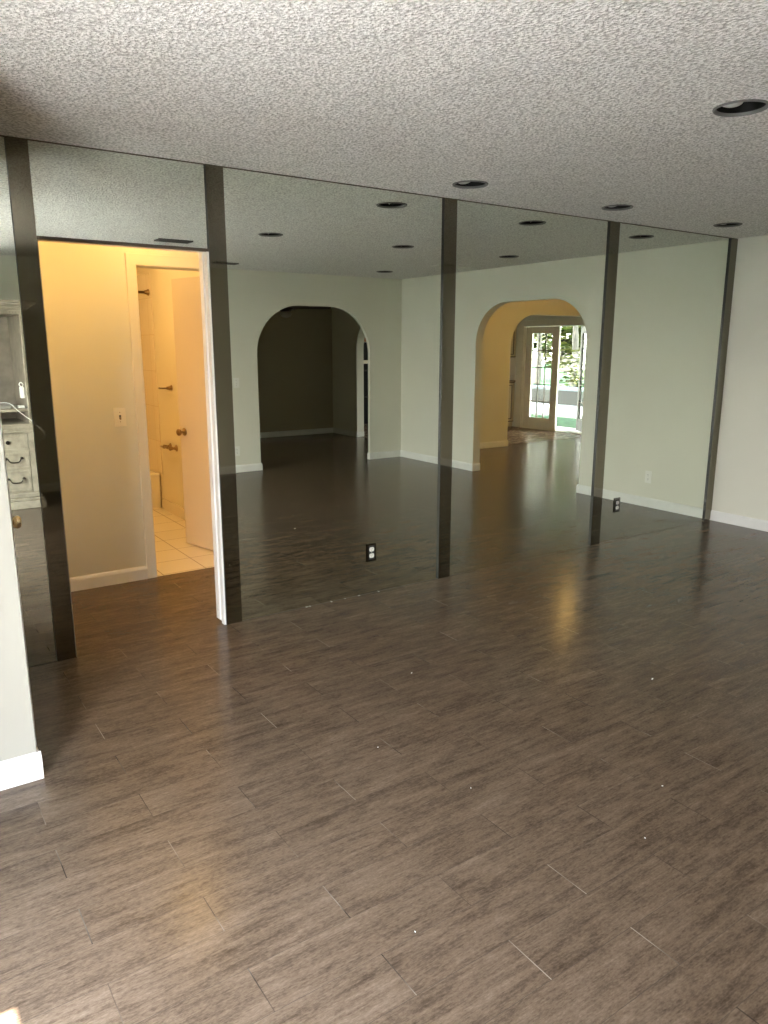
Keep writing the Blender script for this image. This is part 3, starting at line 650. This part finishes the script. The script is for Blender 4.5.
while k < hx1: mb.box(k, k+0.014, hy1+.002, hy1+.016, 1.838, 1.862, 0.001); k += 0.026
for kx, (z0, z1) in enumerate(((1.855, 1.875), (1.875, 1.895), (1.895, 1.915), (1.915, 1.935), (1.935, 1.958))):
    e_ = 0.012+0.024*kx; mb.box(hx0-e_, hx1+e_, hy0, hy1+e_, z0, z1, 0.004)
mb.build('crown_molding', hutch_m, ht)
# small devices and the white cord
hs = thing('cordless_handset', 'small white handset hung on the inner side of the hutch', 'handset', (1.25, -4.16, 1.06))
mb = MB(); mb.box(1.222, 1.2625, -4.20, -4.155, 1.055, 1.165, 0.008); mb.build('body', plastic_m, hs)
mb = MB(); mb.tube(bez([(1.24, -4.175, 1.16), (1.222, -4.175, 1.185), (1.238, -4.175, 1.205), (1.256, -4.175, 1.185), (1.245, -4.175, 1.16)], 6), 0.005); mb.build('hanging_loop', plastic_m, hs)
rt_ = thing('router', 'flat grey router lying on the hutch shelf', 'router', (1.03, -4.22, 0.9625))
mb = MB(); mb.box(0.92, 1.13, -4.30, -4.14, 0.9625, 0.995, 0.006); mb.build('case', mat('grey_plastic', (0.32, 0.30, 0.27), 0.4), rt_)
ad_ = tag(MB().box(1.195, 1.25, -4.22, -4.16, 0.9625, 0.985, 0.004).build('power_adapter', plastic_m), 'small white power adapter on the hutch shelf', 'adapter')
cp = bez([(0.94, -4.12, 1.012), (1.03, -4.02, 1.028), (1.10, -4.00, 1.018), (1.156, -3.995, 0.957), (1.219, -3.995, 0.897), (1.276, -3.995, 0.847), (1.32, -4.0, 0.79), (1.373, -4.02, 0.74), (1.40, -4.2, 0.66), (1.405, -4.5, 0.60), (1.40, -4.79, 0.50)], 8)
tag(MB().tube(cp, 0.0038, 8).build('charging_cable', plastic_m), 'white power cord trailing off the hutch shelf', 'cord')

# ------------------------------------------------------------------ rear room, kitchen
fn = thing('ceiling_fan', 'dark ceiling fan in the unlit room behind the left arch', 'ceiling fan', (5.22, -6.35, H)); fx, fy = 5.22, -6.35
MB().cyl((fx, fy, H), (fx, fy, 2.14), 0.013).build('down_rod', fan_m, fn); MB().lathe([(0, .30), (.06, .30), (.05, .26), (.02, .25)], (fx, fy, 2.14)).build('canopy', fan_m, fn)
MB().lathe([(0, .06), (.05, .06), (.10, .03), (.11, -.02), (.07, -.06), (0, -.06)], (fx, fy, 2.10)).build('motor', fan_m, fn)
MB().lathe([(.05, 0), (.085, -.04), (.07, -.08), (0, -.10)], (fx, fy, 2.05)).build('light_bowl', mat('frosted_glass', (.5, .48, .42), .4), fn)
for k in range(5):
    A = Matrix.Translation((fx, fy, 2.10)) @ Matrix.Rotation(k*2*PI/5+0.35, 4, 'Z') @ Matrix.Rotation(0.2, 4, 'X')
    mb = MB(); mb.prism([(0.11, -.02), (0.16, -.035), (0.22, -.06), (0.60, -.072), (0.66, -.05), (0.67, 0), (0.66, .05), (0.60, .072), (0.22, .06), (0.16, .035), (0.11, .02)], lambda u, v: A @ Vector((u, v, -.004)), A.to_3x3() @ Vector((0, 0, .008))); mb.build('blade', fan_m, fn)
# kitchen: base and wall cabinets on the garden wall, their framed ends toward the arch
def cabinet(name, label, x0, x1, y0, y1, z0, z1, ndoors, toe):
    t = thing(name, label, 'cabinet', ((x0+x1)/2, (y0+y1)/2, z0))
    mb = MB(); mb.box(x0+.02, x1, y0, y1-.012, z0+toe, z1, 0.002)
    if toe: mb.box(x0+.07, x1, y0, y1-.03, z0, z0+toe)
    mb.build('body', cab_m, t)
    fr = .05                                    # end panel: frame with dark glaze lines
    mb = MB(); a, b_, c, d = x0+.02, x1-.004, z0+toe, z1
    for q in ((a, b_, c, c+fr), (a, b_, d-fr, d), (a, a+fr, c+fr, d-fr), (b_-fr, b_, c+fr, d-fr)): mb.box(q[0], q[1], y1-.012, y1, q[2], q[3], .002)
    mb.build('end_panel', cab_m, t)
    mb = MB(); g_ = .012
    for q in ((a, b_, c-.002, c+.012), (a, b_, d-.012, d+.002), (a-.004, a+.012, c, d)): mb.box(q[0], q[1], y1-.001, y1+.002, q[2], q[3])
    for q in ((a+fr, b_-fr, c+fr, c+fr+g_), (a+fr, b_-fr, d-fr-g_, d-fr), (a+fr, a+fr+g_, c+fr, d-fr), (b_-fr-g_, b_-fr, c+fr, d-fr)): mb.box(q[0], q[1], y1-.011, y1-.006, q[2], q[3])
    mb.build('glaze_line', cabdark_m, t)
    W_ = (y1-y0-.02)/ndoors
    for k in range(ndoors):
        a0 = y0+.005+k*W_; mb = MB(); mb.box(x0, x0+.02, a0+.003, a0+W_-.003, z0+toe+.01, z1-.01, .003)
        for q in ((a0+.003, a0+W_-.003, z0+toe+.01, z0+toe+.07), (a0+.003, a0+W_-.003, z1-.07, z1-.01), (a0+.003, a0+.06, z0+toe+.07, z1-.07), (a0+W_-.06, a0+W_-.003, z0+toe+.07, z1-.07)): mb.box(x0-.008, x0+.002, q[0], q[1], q[2], q[3], .002)
        d_ = mb.build('cabinet_door', cab_m, t); MB().cyl((x0-.03, a0+W_-.05, (z0+z1)/2-.05), (x0-.03, a0+W_-.05, (z0+z1)/2+.05), .005).build('handle', iron_m, d_)
    return t
cabinet('base_cabinet', 'cream kitchen base cabinet left of the garden doors', 9.86, FX-.003, -8.6, -6.93, 0.004, 0.86, 3, 0.10)
cabinet('wall_cabinet', 'cream kitchen wall cabinet hung left of the garden doors', 10.10, FX-.003, -8.6, -6.93, 1.34, 2.2, 3, 0.0)
tag(MB().box(9.83, FX-.002, -8.6, -6.91, 0.8635, 0.90, .006).build('countertop', counter_m), 'brown stone countertop on the cream base cabinet', 'countertop')
struct(MB().box(FX-.012, FX-.0005, -8.6, -6.93, 0.90, 1.34).build('trim_8', stile_m), 'tile backsplash above the kitchen counter', 'backsplash')
ov = thing('wall_oven', 'black double oven tower in the kitchen, a sliver through the dark arch', 'oven', (8.35, -9.1, 0))
mb = MB(); mb.box(7.75, 8.75, -9.35, -8.97, 0.003, 1.20, .004); mb.build('body', black_m, ov)
for z0, z1 in ((0.12, 0.60), (0.68, 1.12)):
    d_ = MB().box(7.80, 8.70, -8.968, -8.945, z0, z1, .004).build('oven_door', black_m, ov); MB().cyl((7.85, -8.92, z1-.05), (8.65, -8.92, z1-.05), .012).build('handle', iron_m, d_)
tag(MB().box(7.72, 8.78, -9.35, -8.93, 1.205, 1.27, .005).build('counter_shelf', ivory_m), 'cream shelf on top of the black oven', 'shelf')
mw = thing('microwave', 'black microwave above the cream kitchen shelf', 'microwave', (8.3, -9.15, 1.271))
MB().box(7.8, 8.7, -9.34, -8.98, 1.271, 1.62, .004).build('body', black_m, mw); MB().box(7.83, 8.45, -8.978, -8.965, 1.30, 1.59, .003).build('microwave_door', black_m, mw)
tag(MB().box(7.72, 8.78, -9.35, -8.95, 1.63, 2.2, .004).build('wood_cupboard', wood_m), 'orange wood cupboard above the black microwave', 'cupboard')

# ------------------------------------------------------------------ french doors to the garden
def glazed(name, label, origin, ang, Lw, z1, cols, rows, st=0.115, sb=0.22, stt=0.12, fm=frame_m):
    """leaf in its own frame: u along the width, thickness across, hinge at origin"""
    T_ = Matrix.Translation(origin) @ Matrix.Rotation(ang, 4, 'Z')
    t = thing(name, label, 'door', origin, kind='structure')
    mb = MB(); th_ = .022
    for q in ((0, st, .012, z1), (Lw-st, Lw, .012, z1), (st, Lw-st, .012, sb), (st, Lw-st, z1-stt, z1)): mb.box(q[0], q[1], -th_, th_, q[2], q[3], .003, mat4=T_)
    mb.build('leaf_frame', fm, t)
    if cols*rows > 1:
        mb = MB()
        for k in range(1, cols): u = st+(Lw-2*st)*k/cols; mb.box(u-.008, u+.008, -.014, .014, sb, z1-stt, mat4=T_)
        for k in range(1, rows): z = sb+(z1-stt-sb)*k/rows; mb.box(st, Lw-st, -.0138, .0138, z-.008, z+.008, mat4=T_)
        mb.build('muntins', munt_m, t)
    MB().box(st-.004, Lw-st+.004, -.002, .002, sb-.004, z1-stt+.004, mat4=T_).build('glass_pane', glass_m, t)
    h_ = MB(); h_.lathe([(0, 0), (.026, 0), (.024, .006), (.010, .012), (.010, .03), (.024, .042), (.022, .056), (0, .06)], T_ @ Vector((Lw-.06, -th_, .95)), T_.to_3x3() @ Vector((0, -1, 0))); h_.build('knob', brass_m, t)
    return t
glazed('door_3', 'closed french door leaf with fifteen panes, seen through the right arch', Vector((FX+.05, -6.70, 0)), PI/2, 0.83, 1.90, 3, 5, st=.16)
glazed('door_4', 'french door leaf standing ajar to the garden', Vector((FX+.05, -5.02, 0)), -PI/2+math.radians(31), 0.83, 1.90, 3, 5, st=.09, fm=mat('dark_door_paint', (0.035, 0.032, 0.028), 0.6))
mb = MB(); mb.box(FX-.02, FX, -6.87, -6.72, 0.003, 2.02, .004); mb.box(FX-.02, FX, -5.02, -4.96, 0.003, 2.02, .004); mb.box(FX-.021, FX, -6.87, -4.96, 1.91, 2.02, .004)
mb.box(FX, FX+.14, -6.74, -6.705, 0.003, 1.925); mb.box(FX, FX+.14, -5.015, -5.0, 0.003, 1.925); mb.box(FX, FX+.14, -6.74, -5.0, 1.905, 1.93); mb.box(FX, FX+.16, -6.72, -5.0, 0.0, 0.012)
struct(mb.build('trim_9', frame_m), 'cream casing round the french doors', 'door casing')
# patio door at the left, out of frame, that lights the room
pd = thing('door_5', 'glazed patio door left of the viewer', 'door', (XL-.06, -2.6, 0), kind='structure')
mb = MB()
for q in ((-3.15, -3.10, 0, 2.03), (-2.10, -2.05, 0, 2.03), (-3.10, -2.10, 1.985, 2.03), (-3.10, -2.10, 0, .04)): mb.box(XL-.09, XL-.04, q[0], q[1], q[2], q[3], .003)
mb.build('leaf_frame', white_m, pd); MB().box(XL-.067, XL-.063, -3.10, -2.10, .04, 1.985).build('glass_pane', glass_m, pd)

# ------------------------------------------------------------------ outdoors
slab('ground', grass_m, -40, 60, -45, 30, -0.12, -0.06, label='green lawn outside the garden doors', cat='lawn')
slab('patio_left', concrete_m, -9.0, XL-.13, -8, 4, -0.06, -0.015, label='pale concrete patio outside the sliding door', cat='patio')
slab('path_garden', concrete_m, 10.6, 11.3, -9, -3, -0.06, -0.01, label='concrete step outside the french doors', cat='path')
mb = MB(); mb.box(10.62, 15.6, -18.2, -1.2, 3.0, 3.1)  # unseen cover added to keep sun off the lawn and deck
for yy in (-18.1, -1.3): mb.box(15.4, 15.55, yy-.07, yy+.07, -.06, 3.0)
struct(mb.build('added_shade_roof', roof_m), 'added unseen cover shading the lawn by the garden doors', 'roof')
slab('pool_deck', concrete_m, 13.25, 15.75, -16, -3, -0.06, -0.02, label='sunlit white deck beyond the lawn', cat='deck')
pw = thing('planter_wall', 'low grey planter wall with pale cap behind the deck', 'planter wall', (15.95, -10, 0))
MB().box(15.75, 16.1, -17, -3, -0.06, 0.36, .01).build('wall_body', stucco_m, pw); MB().box(15.70, 16.15, -17, -3, 0.361, 0.44, .01).build('cap', cap_m, pw)
def leafcloud(mb, ctr, rad, n_, size, mi=0):
    for k in range(n_):
        while True:
            v = Vector((random.uniform(-1, 1), random.uniform(-1, 1), random.uniform(-1, 1)))
            if v.length < 1: break
        q = Vector(ctr)+Vector((v.x*rad[0], v.y*rad[1], v.z*rad[2])); s = size*random.uniform(.6, 1.3)
        R_ = Matrix.Rotation(random.random()*6.3, 4, 'Z') @ Matrix.Rotation(random.uniform(-1.2, 1.2), 4, 'X')
        t = bmesh.new(); vs = [t.verts.new(R_ @ Vector(c)+q) for c in ((-s, 0, 0), (-s*.3, s*.35, .1*s), (s, 0, 0), (-s*.3, -s*.35, .1*s))]
        t.faces.new(vs[:3]); t.faces.new([vs[0], vs[2], vs[3]]); mb.merge(t)
def palm(x, y, h, label, m, nf=16, L_=1.7):
    t = thing('palm_tree', label, 'palm tree', (x, y, -.06), 'palms behind the planter wall')
    MB().tube(bez([(x, y, -.06), (x+.05, y+.03, h*.35), (x-.03, y+.05, h*.7), (x, y, h)], 6), [0.13]*6+[.10]*6+[.085]*7, 10).build('trunk', bark_m, t)
    mb = MB()
    for k in range(nf):
        a = k*2.4; el = random.uniform(-.2, 1.0); d = Vector((cos(a), sin(a), 0)); side = Vector((-sin(a), cos(a), 0))
        prev = None
        for s in range(16):
            u = s/15; q = Vector((x, y, h))+d*(L_*u*cos(el))+Vector((0, 0, L_*(u*sin(el)-u*u*.9)))
            for sg in (-1, 1):
                ll = .42*math.sin(PI*min(1, .15+u*.85))+.05; tt = bmesh.new()
                vs = [tt.verts.new(q), tt.verts.new(q+d*.05), tt.verts.new(q+side*sg*ll+d*.16-Vector((0, 0, ll*.5)))]; tt.faces.new(vs); mb.merge(tt)
    mb.build('fronds', m, t)
def bush(x, y, r, h, label, m, name='garden_bush', n_=500, ls=.11):
    t = thing(name, label, 'bush', (x, y, -.06), 'bushes behind the planter wall')
    mb = MB()
    for k in range(5): a = k*1.3; mb.tube([(x, y, -.06), (x+r*.3*cos(a), y+r*.3*sin(a), h*.5), (x+r*.5*cos(a), y+r*.5*sin(a), h*.85)], [.03, .02, .008], 6)
    mb.build('stems', bark_m, t)
    mb = MB(); leafcloud(mb, (x, y, h*.55), (r, r, h*.5), n_, ls); mb.build('foliage', m, t)
palm(19.0, -13.1, 2.9, 'palm with a pale trunk behind the open garden door', leaf3_m)
palm(22.0, -17.6, 3.4, 'palm seen through the panes of the closed french door', leaf1_m)
for k, (x, y, r, h, m) in enumerate(((16.95, -9.2, .7, 1.3, leaf2_m), (16.95, -10.9, .7, 1.4, leaf3_m), (16.95, -14.9, .7, 1.4, leaf2_m), (17.0, -16.6, .8, 1.6, leaf3_m))):
    bush(x, y, r, h, ['dark green bush at the right behind the planter wall', 'yellow green bush behind the planter wall by the pale trunked palm', 'dark green bush behind the planter wall seen through the panes', 'yellow green bush at the left behind the planter wall'][k], m)
for k, (x, y, h, m) in enumerate(((27.0, -15.6, 8.5, leaf1_m), (26.6, -20.8, 9.0, leaf3_m), (27.2, -26.9, 9.5, leaf1_m), (32.4, -22.8, 10.0, leaf3_m), (32.0, -17.4, 10.0, leaf1_m))):
    bush(x, y, 2.45, h, ['tall green tree at the right behind the palms', 'tall yellow green tree behind the palms, straight through the open door', 'tall green tree behind the palms at the left', 'most distant yellow green tree, seen through the panes of the closed door', 'most distant green tree, behind the open door'][k], m, name='garden_tree', n_=4500, ls=.30)
fence = thing('garden_fence', 'weathered board fence behind the garden trees', 'fence', (36, -18, 0))
mb = MB(); k = -30.0
while k < -8: mb.box(36.0, 36.03, k, k+.14, -.06, 2.0, .004); k += .15
mb.build('boards', bark_m, fence)
